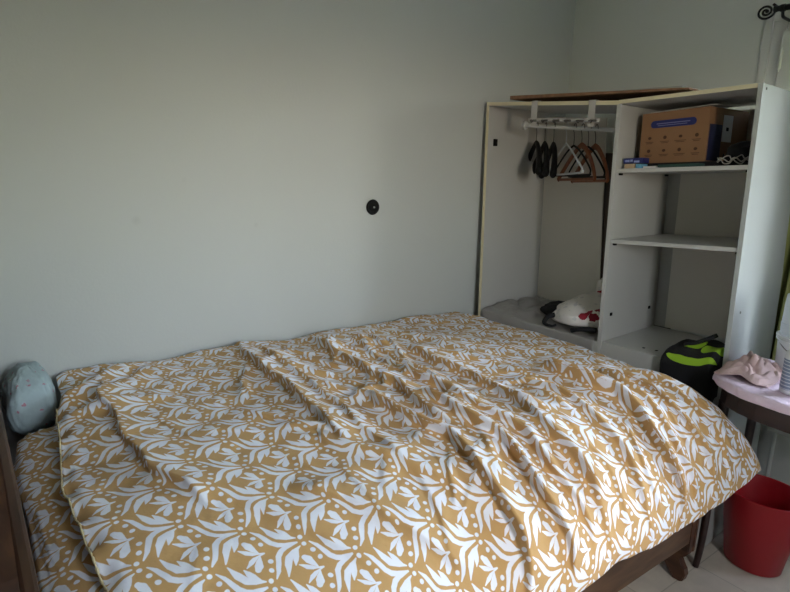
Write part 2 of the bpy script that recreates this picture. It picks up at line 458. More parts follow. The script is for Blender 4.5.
bm = BM(); box(bm, (-.05, WY1-.05, WZ0-.03), (.02, WY0+.0, WZ0-.002), .006); obj('window_sill', bm, M['frame'], win)
bm = BM(); box(bm, (-.04, ymid-.012, 1.36), (-.022, ymid+.012, 1.50), .004); tube(bm, smooth_path([(-.04, ymid, 1.43), (-.07, ymid, 1.43), (-.075, ymid, 1.36), (-.075, ymid, 1.31)]), .008)
obj('window_handle', bm, M['white_coat'], win, True, 40)

# unseen window added behind the camera to fill the shade
fill_win = bpy.data.objects.new('fill_window', None); COL.objects.link(fill_win); fill_win.location = ((VX0+VX1)/2, Y1, VZ0); fill_win['kind'] = 'structure'
def ring2(bm, y0, y1, xa, xb, za, zb, w, bev=.004):
    box(bm, (xa, y0, za), (xa+w, y1, zb), bev); box(bm, (xb-w, y0, za), (xb, y1, zb), bev)
    box(bm, (xa+w, y0, zb-w), (xb-w, y1, zb), bev); box(bm, (xa+w, y0, za), (xb-w, y1, za+w), bev)
bm = BM(); ring2(bm, Y1-.06, Y1+.008, VX0+.0005, VX1-.0005, VZ0+.0005, VZ1-.0005, .045); obj('window_frame', bm, M['frame'], fill_win)
bm = BM(); ring2(bm, Y1-.035, Y1+.02, VX0+.04, VX1-.04, VZ0+.04, VZ1-.04, .05, .006); s_ = obj('window_sash', bm, M['frame'], fill_win)
obj('window_pane', box(BM(), (VX0+.088, Y1-.01, VZ0+.088), (VX1-.088, Y1-.005, VZ1-.088)), M['glass'], s_)

# garden outside
o = struct('ground', box(BM(), (-12, -16, -.5), (10, 6, -.4)), M['lawn'])
def hedge(x, y, w, d, h, label):
    bm = BM(); bmesh.ops.create_icosphere(bm, subdivisions=5, radius=1)
    for v in bm.verts:
        c = v.co.copy(); k = 1+.12*noise.noise(c*4)+.07*noise.noise(c*11)
        sgn = lambda t: math.copysign(abs(t)**.55, t)
        v.co = Vector((x+sgn(c.x)*w*k, y+sgn(c.y)*d*k, -.4+h/2+sgn(c.z)*h/2*k))
        v.co.z = max(v.co.z, -.4)
    tag(obj('hedge', bm, M['hedge'], None, True), label, 'hedge')
hedge(5.5, -1.6, 1.0, 6, 3.2, 'tall green hedge across the lawn outside the window')

# radiator below the window
rad = thing('radiator', 'white ribbed panel radiator under the window, seen behind the dark table', 'radiator', (-.07, -1.85, .36))
bm = BM(); box(bm, (-.10, -2.35, .385), (-.065, -1.275, .70), .008)
y = -1.31
while y > -2.32:
    box(bm, (-.108, y-.022, .42), (-.098, y, .665), .004); y -= .045
obj('radiator_panel', bm, M['rad'], rad)
for yy in (-1.45, -2.15):
    obj('wall_bracket', box(BM(), (-.066, yy-.02, .45), (-.001, yy+.02, .62)), M['rad'], rad)
bm = BM(); tube(bm, smooth_path([(-.08, -2.36, .40), (-.08, -2.40, .40), (-.08, -2.41, .35), (-.08, -2.41, 0.001)]), .009); obj('pipe', bm, M['rad'], rad, True)
bm = BM(); tube(bm, [(-.08, -1.30, .386), (-.08, -1.30, .001)], .009); obj('pipe', bm, M['rad'], rad, True)

# curtain rod ---------------------------------------------------------------
RX, RZ = -.085, 2.083
rod = thing('curtain_rod', 'black iron curtain rod with spiral finial above the window', 'curtain rod', (RX, -2.0, RZ))
bm = BM(); tube(bm, [(RX, -1.03, RZ), (RX, -3.0, RZ)], .0115, 14); obj('rod', bm, M['black_metal'], rad if False else rod, True, 50)
for ys, s in ((-1.000, 1), (-3.03, -1)):
    sp = []
    for k in range(0, 74):
        th = k/73*2.1*2*PI; rr = .0035+.0275*(k/73)
        a = -th*1+2.1*2*PI+PI*.72
        sp.append((RX, ys+s*rr*math.cos(a)*1.2, RZ-.004+rr*math.sin(a)))
    bm = BM(); tube(bm, sp, [.0045]*len(sp), 8, up=(1, 0, 0))
    tube(bm, smooth_path([sp[-1], (RX, ys-s*.036, RZ+.010), (RX, ys-s*.044, RZ+.001)]), .005, 8)
    bmesh.ops.create_icosphere(bm, subdivisions=2, radius=.0075, matrix=Matrix.Translation(sp[0]))
    lathe(bm, [(.006, -.02), (.013, -.018), (.013, -.006), (.009, 0), (.0125, .006), (.0125, .016), (.006, .018)], (RX, ys-s*.046, RZ), 'Y', 16)
    obj('spiral_finial', bm, M['black_metal'], rod, True, 50)
for yb in (-1.062, -2.95):
    bm = BM(); tube(bm, smooth_path([(RX, yb, RZ-.012), (RX+.01, yb, RZ-.03), (-.03, yb, RZ-.034), (-.002, yb, RZ-.034)]), .006, 8)
    box(bm, (-.006, yb-.012, RZ-.065), (-.001, yb+.012, RZ-.005), .002)
    lathe(bm, [(.014, -.007), (.014, .007)], (RX, yb, RZ), 'Y', 16)
    obj('bracket', bm, M['black_metal'], rod, True, 40)

# olive curtain gathered at the left end of the rod
def curtain(name, ya, yb, z0, z1, label):
    n1, n2 = 160, 60
    T, Z = np.meshgrid(np.linspace(0, 1, n1), np.linspace(z0, z1, n2), indexing='ij')
    k = .55+.45*(z1-Z)/(z1-z0)
    Yc = ya+(yb-ya)*T+.006*np.sin(T*40)*k
    Xc = RX+.004+(.020+.012*k)*np.sin(T*2*PI*8.5+.5*np.sin(Z*3))*np.clip((z1-Z)/.1+.35, 0, 1)+.006*np.sin(Z*4+T*9)*k
    t = thing(name, label, 'curtain', (RX, (ya+yb)/2, z0))
    grid_obj('curtain_cloth', np.stack([Xc, Yc, Z], -1), M['curtain'], t, thick=.002)
    for i in range(9):
        bm = BM(); y = ya+(yb-ya)*(i+.5)/9
        pts = [(RX+.0145*math.sin(2*PI*q/20), y, RZ+.0145*math.cos(2*PI*q/20)-.003) for q in range(21)]
        tube(bm, pts, .002, 6); obj('curtain_ring', bm, M['black_metal'], t, True)
curtain('curtain', -1.17, -1.62, .42, RZ-.017, 'dark olive curtain gathered at the left end of the black rod')

# round cap on wall -----------------------------------------------------------
cap = thing('wall_cap', 'small round black cap on the white wall above the bed', 'wall fitting', (-1.281, 0, 1.249))
bm = BM(); lathe(bm, [(.033, -.001), (.034, -.006), (.031, -.011), (.024, -.012), (.023, -.010), (.019, -.010), (.018, -.013), (.009, -.014)], (-1.281, 0, 1.249), 'Y', 40)
obj('disc', bm, M['black'], cap, True, 35)
bm = BM(); lathe(bm, [(.0042, -.0135), (.004, -.018), (.002, -.019)], (-1.281, 0, 1.249), 'Y', 16); obj('pin', bm, M['steel'], cap, True)

# ------------------------------------------------------------------ wardrobe
WA = Vector((-.645, -.01, 0)); E1 = Vector((.0686635, -.9976399, 0)); E2 = Vector((.9976399, .0686635, 0))
def wl(a, b, z):
    """along the front, depth into it, height; the carcass leans a little"""
    p = WA+E1*(a+.03*(1.45-z))+E2*b
    return (p.x, p.y, z)
def wh(bm, a0, a1, b0, b1, z0, z1, dz=0, bevel=0.0015, da=0):
    """slab in wardrobe coordinates; dz = rise from a0 to a1"""
    return hexa(bm, [wl(a0, b0, z0), wl(a1, b0, z0+dz), wl(a1, b1, z0+dz), wl(a0, b1, z0),
                     wl(a0+da, b0, z1), wl(a1+da, b0, z1+dz), wl(a1+da, b1, z1+dz), wl(a0+da, b1, z1)], bevel)
DEP = .485
wd = thing('wardrobe', 'tall open white laminate wardrobe with hanging space and shelves in the corner', 'wardrobe', wl(.6, .24, 0))
L_ = M['white_lam']; ED = M['white_edge']
# side panels
p = obj('side_panel', wh(BM(), .030, .046, 0, DEP, .012, 1.727), L_, wd)
obj('edge_strip', wh(BM(), .030, .046, -.0015, -.0002, .012, 1.727, bevel=0), ED, p)
p['label'] = 'left side panel with cream edge'
p = obj('divider', wh(BM(), .716, .733, 0, .47, .012, 1.700), L_, wd)
obj('edge_strip', wh(BM(), .716, .733, -.0015, -.0002, .012, 1.700, bevel=0), L_, p)
p = obj('side_panel', wh(BM(), 1.222, 1.239, 0, .47, .012, 1.743), M['gloss_lam'], wd)
p['label'] = 'glossy right side panel facing the window'
for b, z in ((.03, 1.728), (.44, 1.728), (.06, .95)):
    c = Vector(wl(1.239, b, z)); bm = BM(); lathe(bm, [(.005, .0005), (.0045, -.0015), (.002, -.002)], c, 'Y', 12)
    obj('screw_cap', bm, M['dark_steel'], p, True)
# top boards
p = obj('top_panel', wh(BM(), .030, .722, 0, DEP, 1.728, 1.744, dz=-.0295), L_, wd)
obj('edge_strip', wh(BM(), .030, .722, -.0015, -.0002, 1.728, 1.744, dz=-.0295, bevel=0), ED, p)
p = obj('top_panel', wh(BM(), .7225, 1.2215, 0, DEP, 1.7015, 1.716, dz=.0275), L_, wd)
obj('edge_strip', wh(BM(), .7225, 1.2215, -.0015, -.0002, 1.7015, 1.716, dz=.0275, bevel=0), ED, p)
# shelves
for z in (1.433, 1.146):
    s = obj('shelf', wh(BM(), .734, 1.2215, .004, .465, z, z+.0155, dz=.0275), L_, wd)
    for a, b in ((.738, .03), (.738, .43), (1.213, .03), (1.213, .43)):
        zz = z-.001+.0275*(a-.734)/.4875
        bm = BM(); wh(bm, a-.004, a+.008 if a < 1 else a+.008, b-.008, b+.008, zz-.009, zz, bevel=.002)
        obj('shelf_pin', bm, M['black'], s)
# base: a raised floor over both halves, with front boards below
obj('base_shelf', wh(BM(), .0465, .7155, .0, .475, .700, .716), L_, wd)
obj('base_front', wh(BM(), .0465, .7155, .003, .018, .012, .699), L_, wd)
p = obj('base_shelf', wh(BM(), .7335, 1.2215, .018, .468, .706, .722), L_, wd)
for a, b in ((.885, .06), (.935, .07)):
    obj('screw_cap', wh(BM(), a, a+.010, b, b+.012, .7215, .7240, bevel=.001), M['black'], p)
obj('base_front', wh(BM(), .7335, 1.2215, .002, .0175, .012, .7215), L_, wd)
# backs
obj('back_panel', hexa(BM(), [wl(.047, .476, .717), wl(.432, .476, .717), wl(.432, .482, .717), wl(.047, .482, .717),
                              wl(.047, .476, 1.709), wl(.392, .476, 1.694), wl(.392, .482, 1.694), wl(.047, .482, 1.709)]), M['back'], wd)
obj('back_panel', wh(BM(), .785, 1.2215, .470, .476, .723, 1.694, dz=.02), M['back'], wd)
obj('back_batten', wh(BM(), .718, .7845, .4705, .478, .723, 1.690), L_, wd)
# fittings: hinge plates, screws on the divider
for a, b, z, s in ((.0465, .05, 1.557, 1), (.7155, .05, 1.551, -1)):
    bm = BM(); a0, a1 = (a, a+.010) if s > 0 else (a-.010, a)
    wh(bm, a0, a1, b-.012, b+.012, z-.017, z+.017, bevel=.003)
    obj('hinge_plate', bm, M['black'], wd)
for b, z in ((.058, .835), (.40, .820)):
    bm = BM(); wh(bm, .7332, .738, b-.008, b+.008, z-.007, z+.007, bevel=.002); obj('cam_screw', bm, M['black'], wd)
# hanging rail
def rz(a): return 1.653-.065*(a-.046)
bm = BM(); tube(bm, [wl(.0475, .275, rz(.047)), wl(.7145, .275, rz(.714))], .0095, 14)
rail = obj('hanging_rail', bm, M['white_coat'], wd, True, 50)
for a, s in ((.0468, 1), (.7152, -1)):
    bm = BM(); tube(bm, [wl(a, .275, rz(a)), wl(a+s*.012, .275, rz(a))], .021, 20); obj('rail_socket', bm, M['white_pl'], rail, True, 50)

# brown hardboard and white board on the top
tag(obj('hardboard_sheet', hexa(BM(), [wl(.186, -.02, 1.7465), wl(.995, -.004, 1.7385), wl(.99, .40, 1.7385), wl(.20, .40, 1.7465),
                                       wl(.186, -.02, 1.7625), wl(.995, -.004, 1.7455), wl(.99, .40, 1.7455), wl(.20, .40, 1.7625)], .001), M['hard_brown']),
    'thin brown hardboard sheet lying on top of the wardrobe', 'board')
tag(obj('white_board', hexa(BM(), [wl(.33, .15, 1.7645), wl(.90, .15, 1.7645), wl(.90, .46, 1.7645), wl(.33, .46, 1.7645),
                                   wl(.33, .15, 1.774), wl(.90, .15, 1.774), wl(.90, .46, 1.774), wl(.33, .46, 1.774)], .001), L_),
    'white laminate board lying over the brown sheet on the wardrobe top', 'board')

# plank behind wardrobe gap
tag(obj('dark_plank', hexa(BM(), [wl(.42, .485, 0), wl(.80, .485, 0), wl(.80, .505, 0), wl(.42, .505, 0),
                                  wl(.36, .485, 1.525), wl(.80, .485, 1.525), wl(.80, .505, 1.525), wl(.36, .505, 1.525)], .002), M['plank']),
    'dark brown plank standing behind the wardrobe, seen in the gap of its back', 'plank')

# hook rack hung over the front top edge ------------------------------------
rk = thing('hook_rack', 'white over-door hook rack hung on the wardrobe front edge', 'hook rack', wl(.47, -.01, 1.64))
bm = BM(); hexa(bm, [wl(.290, -.012, 1.644), wl(.650, -.012, 1.632), wl(.650, -.008, 1.632), wl(.290, -.008, 1.644),
                     wl(.290, -.012, 1.660), wl(.650, -.012, 1.648), wl(.650, -.008, 1.648), wl(.290, -.008, 1.660)], .001)
obj('bar', bm, M['coat_shaded'], rk)
for a in (.317, .607):
    zt = 1.745-.0426*(a-.03); zb = 1.656-.033*(a-.29)
    bm = BM()
    wh(bm, a-.016, a+.016, -.0075, -.0045, zb-.03, zt+.003, bevel=.0005)
    wh(bm, a-.016, a+.016, -.0075, .020, zt+.0005, zt+.003, bevel=.0005)
    obj('strap', bm, M['coat_shaded'], rk)
for k in range(6):
    a = .322+k*.0595; z = 1.643-.033*(a-.29)
    bm = BM()
    tube(bm, smooth_path([wl(a, -.0125, z+.008), wl(a, -.020, z+.006), wl(a, -.026, z+.000), wl(a, -.032, z+.002), wl(a, -.035, z+.010)]), .0035, 8)
    tube(bm, [wl(a-.016, -.0165, z+.007), wl(a+.016, -.0165, z+.007)], .0045, 8)
    obj('hook', bm, M['dark_steel'], rk, True)

# hangers ---------------------------------------------------------------------
def wire_hook(bm, top=.0, neck=-.075, r=.0018):
    pts = [(0, 0, neck), (0, 0, neck+.030)]
    for k in range(11):
        a = -PI/2+.5+k/10*(PI*1.35); pts.append((.0175*math.cos(a)*1.0, 0, -.0075+.0175*math.sin(a)))
    tube(bm, pts, r, 6)

def place(o, a, rot, roll=0):
    """hang on the rail at a; local +x turned by rot from the depth direction"""
    base = Vector(wl(a, .275, rz(a)+.0092))
    o.scale = (1, 1, 1.2)
    ang = math.atan2(E2.y, E2.x)+rot
    o.location = base; o.rotation_euler = (0, roll, ang)

def hanger(name, label, a, rot, roll, kind):
    t = bpy.data.objects.new(name, None); COL.objects.link(t); tag(t, label, 'hanger', 'hangers on the wardrobe rail')
    bm = BM(); wire_hook(bm); obj('hook', bm, M['white_pl'] if kind == 'white' else M['dark_steel'], t, True)
    if kind == 'suit':     # broad shoulders
        bm = BM()
        for s in (-1, 1):
            pp = smooth_path([(0, 0, -.075), (s*.05, 0, -.092), (s*.12, .006, -.134), (s*.185, .016, -.182), (s*.205, .02, -.205)], 4)
            n = len(pp); tube(bm, pp, [.010+.012*min(1, i/(n-1)*1.25)*(1 if i < n-1 else .7) for i in range(n)], 10, .75, up=(0, 0, 1))
        obj('body', bm, M['black'], t, True, 60)
    elif kind == 'velvet':
        bm = BM()
        tube(bm, smooth_path([(0, 0, -.075), (.06, 0, -.092), (.14, 0, -.13), (.205, 0, -.17), (.205, 0, -.186), (.18, 0, -.192), (-.18, 0, -.192), (-.205, 0, -.186), (-.205, 0, -.17), (-.14, 0, -.13), (-.06, 0, -.092), (0, 0, -.0751)], 4), .0045, 8, .8)
        obj('body', bm, M['black_velvet'], t, True)
    elif kind == 'white':
        bm = BM()
        tube(bm, smooth_path([(0, 0, -.07), (.07, 0, -.10), (.19, 0, -.165), (.205, 0, -.18), (.19, 0, -.19), (-.19, 0, -.19), (-.205, 0, -.18), (-.19, 0, -.165), (-.07, 0, -.10), (0, 0, -.0701)], 4), .0042, 8)
        for s in (-1, 1): tube(bm, smooth_path([(s*.15, 0, -.145), (s*.15, 0, -.16), (s*.135, 0, -.165)], 3), .003, 6)
        obj('body', bm, M['white_pl'], t, True)
    else:
        bm = BM()
        for s in (-1, 1):
            pp = smooth_path([(0, 0, -.072), (s*.05, 0, -.088), (s*.12, .004, -.130), (s*.18, .012, -.178), (s*.208, .018, -.205)], 4)
            tube(bm, pp, .0125, 10, .5, up=(0, 0, 1))
        obj('shoulders', bm, M['hwood'], t, True, 60)
        bm = BM(); tube(bm, [(-.2, .015, -.205), (.2, .015, -.205)], .0055, 10); obj('trouser_bar', bm, M['hwood'], t, True, 60)
    place(t, a, rot, roll)
    return t
hanger('coat_hanger', 'black broad-shouldered hanger, leftmost on the wardrobe rail', .130, .84, .05, 'suit')
hanger('coat_hanger', 'black broad-shouldered hanger second from left on the rail', .182, .80, .03, 'suit')
hanger('coat_hanger', 'black broad-shouldered hanger third from left, beside the white hanger', .234, .76, .03, 'suit')
hanger('slim_hanger', 'slim black hanger between the white hanger and the first wooden one', .350, .98, .03, 'velvet')
hanger('plastic_hanger', 'white plastic hanger between the black and the wooden hangers', .306, .98, .05, 'white')
hanger('wooden_hanger', 'brown wooden hanger next to the white hanger', .392, .99, .04, 'wood')
hanger('slim_hanger', 'slim black hanger between the two wooden hangers', .428, .95, .02, 'velvet')
hanger('wooden_hanger', 'brown wooden hanger, rightmost on the wardrobe rail', .464, .95, .04, 'wood')

# things on the upper shelf ---------------------------------------------------
def sz(a): return 1.4487+.0275*(a-.734)/.4875    # shelf top
mt = obj('folded_mat', (lambda b: (wh(b, .78, 1.09, .10, .42, sz(.78)+.0005, sz(.78)+.0215, dz=.0175, bevel=.006), b)[1])(BM()), M['black_cloth'], None, True, 40)
tag(mt, 'flat folded black mat under the cardboard box on the shelf', 'mat')
zb = 1.4722
bx = thing('cardboard_box', 'brown cardboard box with blue banner and icons on the top shelf', 'box', wl(.9, .25, zb))
FA, FB, FAz, FBz = .768, 1.030, .002, .0165
BA = (FA, .112); BB = (FB, .112)
H0, H1 = .0, .196
def fb(s, n, h):
    """point on box: s along front 0..1, n depth, h height above bottom"""
    return wl(FA+(FB-FA)*s+.10*n, .112+n, zb+.0145*s+h*(1+.03*(s)) )
bm = BM(); hexa(bm, [fb(0, 0, H0), fb(1, 0, H0), fb(1, .30, H0), fb(0, .30, H0), fb(0, 0, H1), fb(1, 0, H1), fb(1, .30, H1), fb(0, .30, H1)], .0015)
obj('carton', bm, M['card'], bx)
def fq(bm, s0, s1, h0, h1, t=.0012):
    hexa(bm, [fb(s0, -t, h0), fb(s1, -t, h0), fb(s1, -.0002, h0), fb(s0, -.0002, h0), fb(s0, -t, h1), fb(s1, -t, h1), fb(s1, -.0002, h1), fb(s0, -.0002, h1)])
def banner_pts(n=8):
    pts = []
    for k in range(n+1): a = PI/2+PI*k/n; pts.append((.20+.05*math.cos(a), .150+.014*math.sin(a)))
    for k in range(n+1): a = -PI/2+PI*k/n; pts.append((.78+.05*math.cos(a), .150+.014*math.sin(a)))
    return pts
bm = BM(); pp = banner_pts(); va = [bm.verts.new(fb(s, -.0014, h)) for s, h in pp]; vb = [bm.verts.new(fb(s, -.0002, h)) for s, h in pp]
bm.faces.new(va); bm.faces.new(vb[::-1])
for i in range(len(pp)): bm.faces.new((va[i], va[(i+1) % len(pp)], vb[(i+1) % len(pp)], vb[i]))
bn = obj('printed_banner', bm, M['print_blue'], bx)
bm = BM(); fq(bm, .24, .74, .150, .1535, .0019); fq(bm, .26, .70, .143, .1455, .0019)
obj('banner_lettering', bm, mat('banner_text', srgb(120, 124, 170), .6), bn)
for row, h in ((0, .098), (1, .048)):
    for c in range(4):
        bm = BM(); s = .15+c*.235; n = 10; kk = 1.0 if (c+row) % 2 else .8
        ring_pts = [(s+.026*math.cos(2*PI*k/n), h+.007*math.sin(2*PI*k/n)*kk) for k in range(n)]
        vs = [bm.verts.new(fb(p, -.0013, q)) for p, q in ring_pts]; vs2 = [bm.verts.new(fb(p, -.0002, q)) for p, q in ring_pts]
        bm.faces.new(vs)
        for k in range(n): bm.faces.new((vs[k], vs[(k+1) % n], vs2[(k+1) % n], vs2[k]))
        ic = obj('printed_icon', bm, M['print_dark'], bx)
        wds = (.06, .07, .085, .06)[c]
        bm = BM(); fq(bm, s-wds, s+wds, h-.0165, h-.0145); fq(bm, s-wds*.75, s+wds*.75, h-.0215, h-.0195)
        obj('caption_print', bm, M['print_dark'], ic)
# side face: navy panel, white label, dark tape slot
def sq(bm, n0, n1, h0, h1, t=.0012):
    e = lambda n, h, o: Vector(fb(1, n, h))+E1*o
    hexa(bm, [e(n0, h0, .0002), e(n1, h0, .0002), e(n1, h0, t), e(n0, h0, t), e(n0, h1, .0002), e(n1, h1, .0002), e(n1, h1, t), e(n0, h1, t)])
bm = BM(); sq(bm, .01, .10, .004, .135); obj('navy_side_panel', bm, mat('print_navy', srgb(30, 33, 68), .6), bx)
bm = BM(); sq(bm, .105, .175, .075, .172); lb = obj('side_label', bm, M['paper'], bx)
bm = BM(); sq(bm, .13, .148, .115, .128, .0018); obj('label_dot', bm, M['black'], lb)
# flap of the box lid
bm = BM(); hexa(bm, [fb(.10, .01, H1+.002), fb(1.0, .02, H1+.006), fb(1.02, .2, H1+.014), fb(.10, .2, H1+.012), fb(.10, .01, H1+.0045), fb(1.0, .02, H1+.0085), fb(1.02, .2, H1+.0165), fb(.10, .2, H1+.0145)])
tag(obj('paper_sheet', bm, M['paper']), 'white sheet of paper lying on the cardboard box', 'paper')

pk = thing('small_pack', 'small navy blue printed pack at the left end of the top shelf', 'pack', wl(.775, .07, sz(.77)+.020))
za = sz(.745)
obj('pack_body', wh(BM(), .742, .828, .035, .085, za+.0205, za+.042, dz=.0045, bevel=.004), M['blue_pack'], pk)
bm = BM()
for a0, a1, h in ((.752, .770, .031), (.774, .784, .033), (.790, .812, .030)):
    wh(bm, a0, a1, .0335, .0348, za+h-.004, za+h+.004, dz=.001, bevel=0)
obj('pack_lettering', bm, mat('pack_text', srgb(150, 160, 205), .5), pk)
tag(obj('small_carton', wh(BM(), .752, .795, .030, .09, za+.001, za+.0195, dz=.0025, bevel=.002), M['tan']), 'small tan carton under the navy pack on the top shelf', 'carton')
tag(obj('small_tin', wh(BM(), .799, .820, .030, .09, za+.0035, za+.0215, dz=.001, bevel=.004), mat('sky_blue_tin', srgb(110, 170, 205), .4)), 'small light blue tin beside the tan carton on the top shelf', 'tin')
bm = BM(); wh(bm, .832, .885, .03, .085, za+.0055, za+.0125, dz=.003, bevel=.002); tag(obj('grey_notebook', bm, M['paper']), 'thin pale notebook beside the navy pack on the shelf', 'notebook')
# teal folded cloth
bm = BM(); wh(bm, .888, 1.045, .03, .088, sz(.888)+.001, sz(.888)+.0125, dz=.0088, bevel=.005); tag(obj('folded_cloth', bm, M['teal'], None, True, 40), 'folded teal cloth in front of the box on the top shelf', 'cloth')
# black pouch with white trimmed cords on the right
pc = thing('black_pouch', 'black soft pouch with white cords at the right end of the top shelf', 'pouch', wl(1.14, .1, sz(1.14)))
bm = BM(); bmesh.ops.create_icosphere(bm, subdivisions=4, radius=1)
for v in bm.verts:
    c = v.co.copy(); k = 1+.16*noise.noise(c*2.3+Vector((3, 1, 0)))+.07*noise.noise(c*6)
    s = lambda t: math.copysign(abs(t)**.7, t)
    a = 1.148+s(c.x)*.058*k; b = .175+s(c.y)*.10*k; h = .047+s(c.z)*.043*k-.035*max(0, -c.x)*(c.z > 0)
    v.co = Vector(wl(a, b, max(sz(a)+.001, sz(a)+h)))
obj('pouch_body', bm, M['black_cloth'], pc, True)
for zz, off in ((.014, 0), (.030, .01), (.022, .018)):
    bm = BM(); pts = []
    for k in range(9):
        a = 1.095+.108*k/8; pts.append(wl(a, .062-off*.3+.008*math.sin(k*2+zz*90), sz(a)+zz+.008*math.sin(k*1.9+off*300)))
    tube(bm, smooth_path(pts, 4), .0020, 6); obj('cord', bm, mat('pale_cord', srgb(170, 165, 160), .8), pc, True)

# tote bag in the hanging space --------------------------------------------------
ZB = .717
M['tote'] = flower_canvas('flowered_canvas', [wl(.592, .075, .842), wl(.618, .07, .826), wl(.648, .065, .80), wl(.603, .06, .803), wl(.655, .09, .842)], .0205)
M['tote2'] = flower_canvas('red_print_cotton', [wl(.56, .30, .86), wl(.61, .30, .875), wl(.65, .30, .865), wl(.53, .31, .845)], .026)
tb = thing('tote_bag', 'white tote bag with red flowers and black handles on the wardrobe floor', 'bag', wl(.52, .2, ZB))
def lump(bm, a0, b0, ra, rb, h, seed, pw=.75, tilt=0, pinch=0, zb=ZB, sub=4):
    n0 = len(bm.verts)
    r = bmesh.ops.create_icosphere(bm, subdivisions=sub, radius=1)
    for v in r['verts']:
        c = v.co.copy(); k = 1+.14*noise.noise(c*1.7+Vector((seed, 0, 0)))+.06*noise.noise(c*5+Vector((0, seed, 0)))
        s = lambda t: math.copysign(abs(t)**pw, t)
        a = a0+s(c.x)*ra*k; b = b0+s(c.y)*rb*k
        hh = h*(.5+.5*s(c.z))*k*(1+tilt*c.x)*(1-pinch*c.y)
        v.co = Vector(wl(a, b, zb+.004+max(0, hh)))
lump_bm = BM(); lump(lump_bm, .545, .20, .155, .165, .128, 1.3, tilt=.25, pinch=-.30)
obj('bag_body', lump_bm, M['tote'], tb, True)
bm = BM(); lump(bm, .372, .20, .085, .055, .075, 4.2, tilt=.25, pw=.8); obj('black_lining', bm, M['black_cloth'], tb, True)
bm = BM(); tube(bm, smooth_path([wl(.455, .055, ZB+.055), wl(.435, .03, ZB+.045), wl(.425, .018, ZB+.02), wl(.44, .012, ZB+.012), wl(.475, .012, ZB+.012), wl(.49, .02, ZB+.02)]), .012, 8, .5)
obj('handle', bm, M['black_cloth'], tb, True)
bm = BM(); tube(bm, smooth_path([wl(.57, .02, ZB+.012), wl(.60, .016, ZB+.025), wl(.64, .02, ZB+.035), wl(.69, .03, ZB+.04)]), .011, 8, .5)
obj('handle', bm, M['black_cloth'], tb, True)
bm = BM(); lump(bm, .585, .37, .10, .07, .215, 7.7, pw=.7); tag(obj('crumpled_cloth', bm, M['tote2'], None, True), 'crumpled white cloth with red print behind the tote bag', 'cloth')
# plastic dust sheet
na, nb = 90, 70
A, B = np.meshgrid(np.linspace(.06, .70, na), np.linspace(-.085, .45, nb), indexing='ij')
Hh = (.010+.020*np.abs(vnoise(A, B, 3.5, .31))+.006*np.abs(vnoise(A, B, 11, .7)))*np.clip((.36-A)/.08, .0, 1)+.0005
P = np.zeros((na, nb, 3))
for i in range(na):
    for j in range(nb):
        b = B[i, j]
        if b >= 0: P[i, j] = wl(A[i, j], b-.004, ZB+.0015+Hh[i, j]*min(1, .35+b*8))
        else: P[i, j] = wl(A[i, j], -.0045-.006*abs(math.sin(A[i, j]*21+b*20))*min(1, -b*30), ZB+.0015+Hh[i, j]*.35+b)
tag(grid_obj('plastic_sheet', P, M['film'], thick=.0008), 'crumpled cloudy plastic sheet on the wardrobe floor left of the tote bag', 'plastic sheet')

# black and lime bag draped over the base in the right half ----------------------
bb = thing('backpack', 'black backpack with lime green trim slumped on the wardrobe base', 'bag', wl(1.1, .1, .723))
prof = [(.26, .7245), (.27, .745), (.24, .770), (.18, .785), (.10, .792), (.02, .788), (-.026, .770), (-.045, .738), (-.048, .69), (-.046, .63), (-.040, .565), (-.020, .555), (-.007, .565), (-.005, .66), (-.005, .7245), (.10, .7245), (.2, .7245)]
pr3 = smooth_path([(b, z, 0) for b, z in prof]+[(prof[0][0], prof[0][1], 0)], 4)[:-1]
SEC = 26
def bag_pt(b, z, f):
    """f: 0..1 across"""
    e = min(f, 1-f)*2; k = min(1, (e*5)**.5) if e > 0 else 0.02
    bc, zc = .04, .735
    zz = zc+(z-zc)*(k if z > .724 else max(k, .55)); bbb = bc+(b-bc)*(.55+.45*k)
    zz += .012*noise.noise(Vector((f*5, b*9, z*7)))*(1 if z > .74 else .2)
    zz *= 1
    if bbb > -.004 and zz < .7245: zz = .7245 if b > 0 else zz
    a = 1.0+.219*f
    if z < .724 and b <= 0: bbb = min(bbb, -.003)
    return wl(a, bbb, zz+.022*(f-.5)*(1 if zz > .73 else 0))
bm = BM(); rings = []
for i in range(SEC+1): rings.append([bm.verts.new(bag_pt(q.x, q.y, i/SEC)) for q in pr3])
n = len(pr3)
for i in range(SEC):
    for k in range(n): bm.faces.new((rings[i][k], rings[i][(k+1) % n], rings[i+1][(k+1) % n], rings[i+1][k]))
bm.faces.new(rings[0][::-1]); bm.faces.new(rings[-1])
obj('bag_body', bm, M['black_cloth'], bb, True, 70)
def band(f0, f1, i0, i1, ends=.0, wob=0):
    """patch lying on the bag between profile indices i0..i1"""
    bm = BM(); N1, N2 = 26, 8; rows = []
    for i in range(N1+1):
        f = f0+(f1-f0)*i/N1; row = []
        tt = i/N1; half = (1-(2*tt-1)**4)**.5*.5+.02
        for j in range(N2+1):
            q = i0+(i1-i0)*(.5+(j/N2-.5)*2*half)+wob*math.sin(tt*PI)
            k = int(q) % n; fr = q-int(q); p = pr3[k].lerp(pr3[(k+1) % n], fr)
            w = Vector(bag_pt(p.x, p.y, f)); cpt = Vector(bag_pt(.06, .735, f)); w = w+(w-cpt).normalized()*.0035
            row.append(bm.verts.new(w))
        rows.append(row)
    for i in range(N1):
        for j in range(N2): bm.faces.new((rows[i][j], rows[i][j+1], rows[i+1][j+1], rows[i+1][j]))
    return bm
obj('lime_trim', band(.14, .97, 23.6, 26.8, wob=1.3), M['lime'], bb, True)
obj('lime_trim', band(.30, .62, 16, 20.5), M['lime'], bb, True)
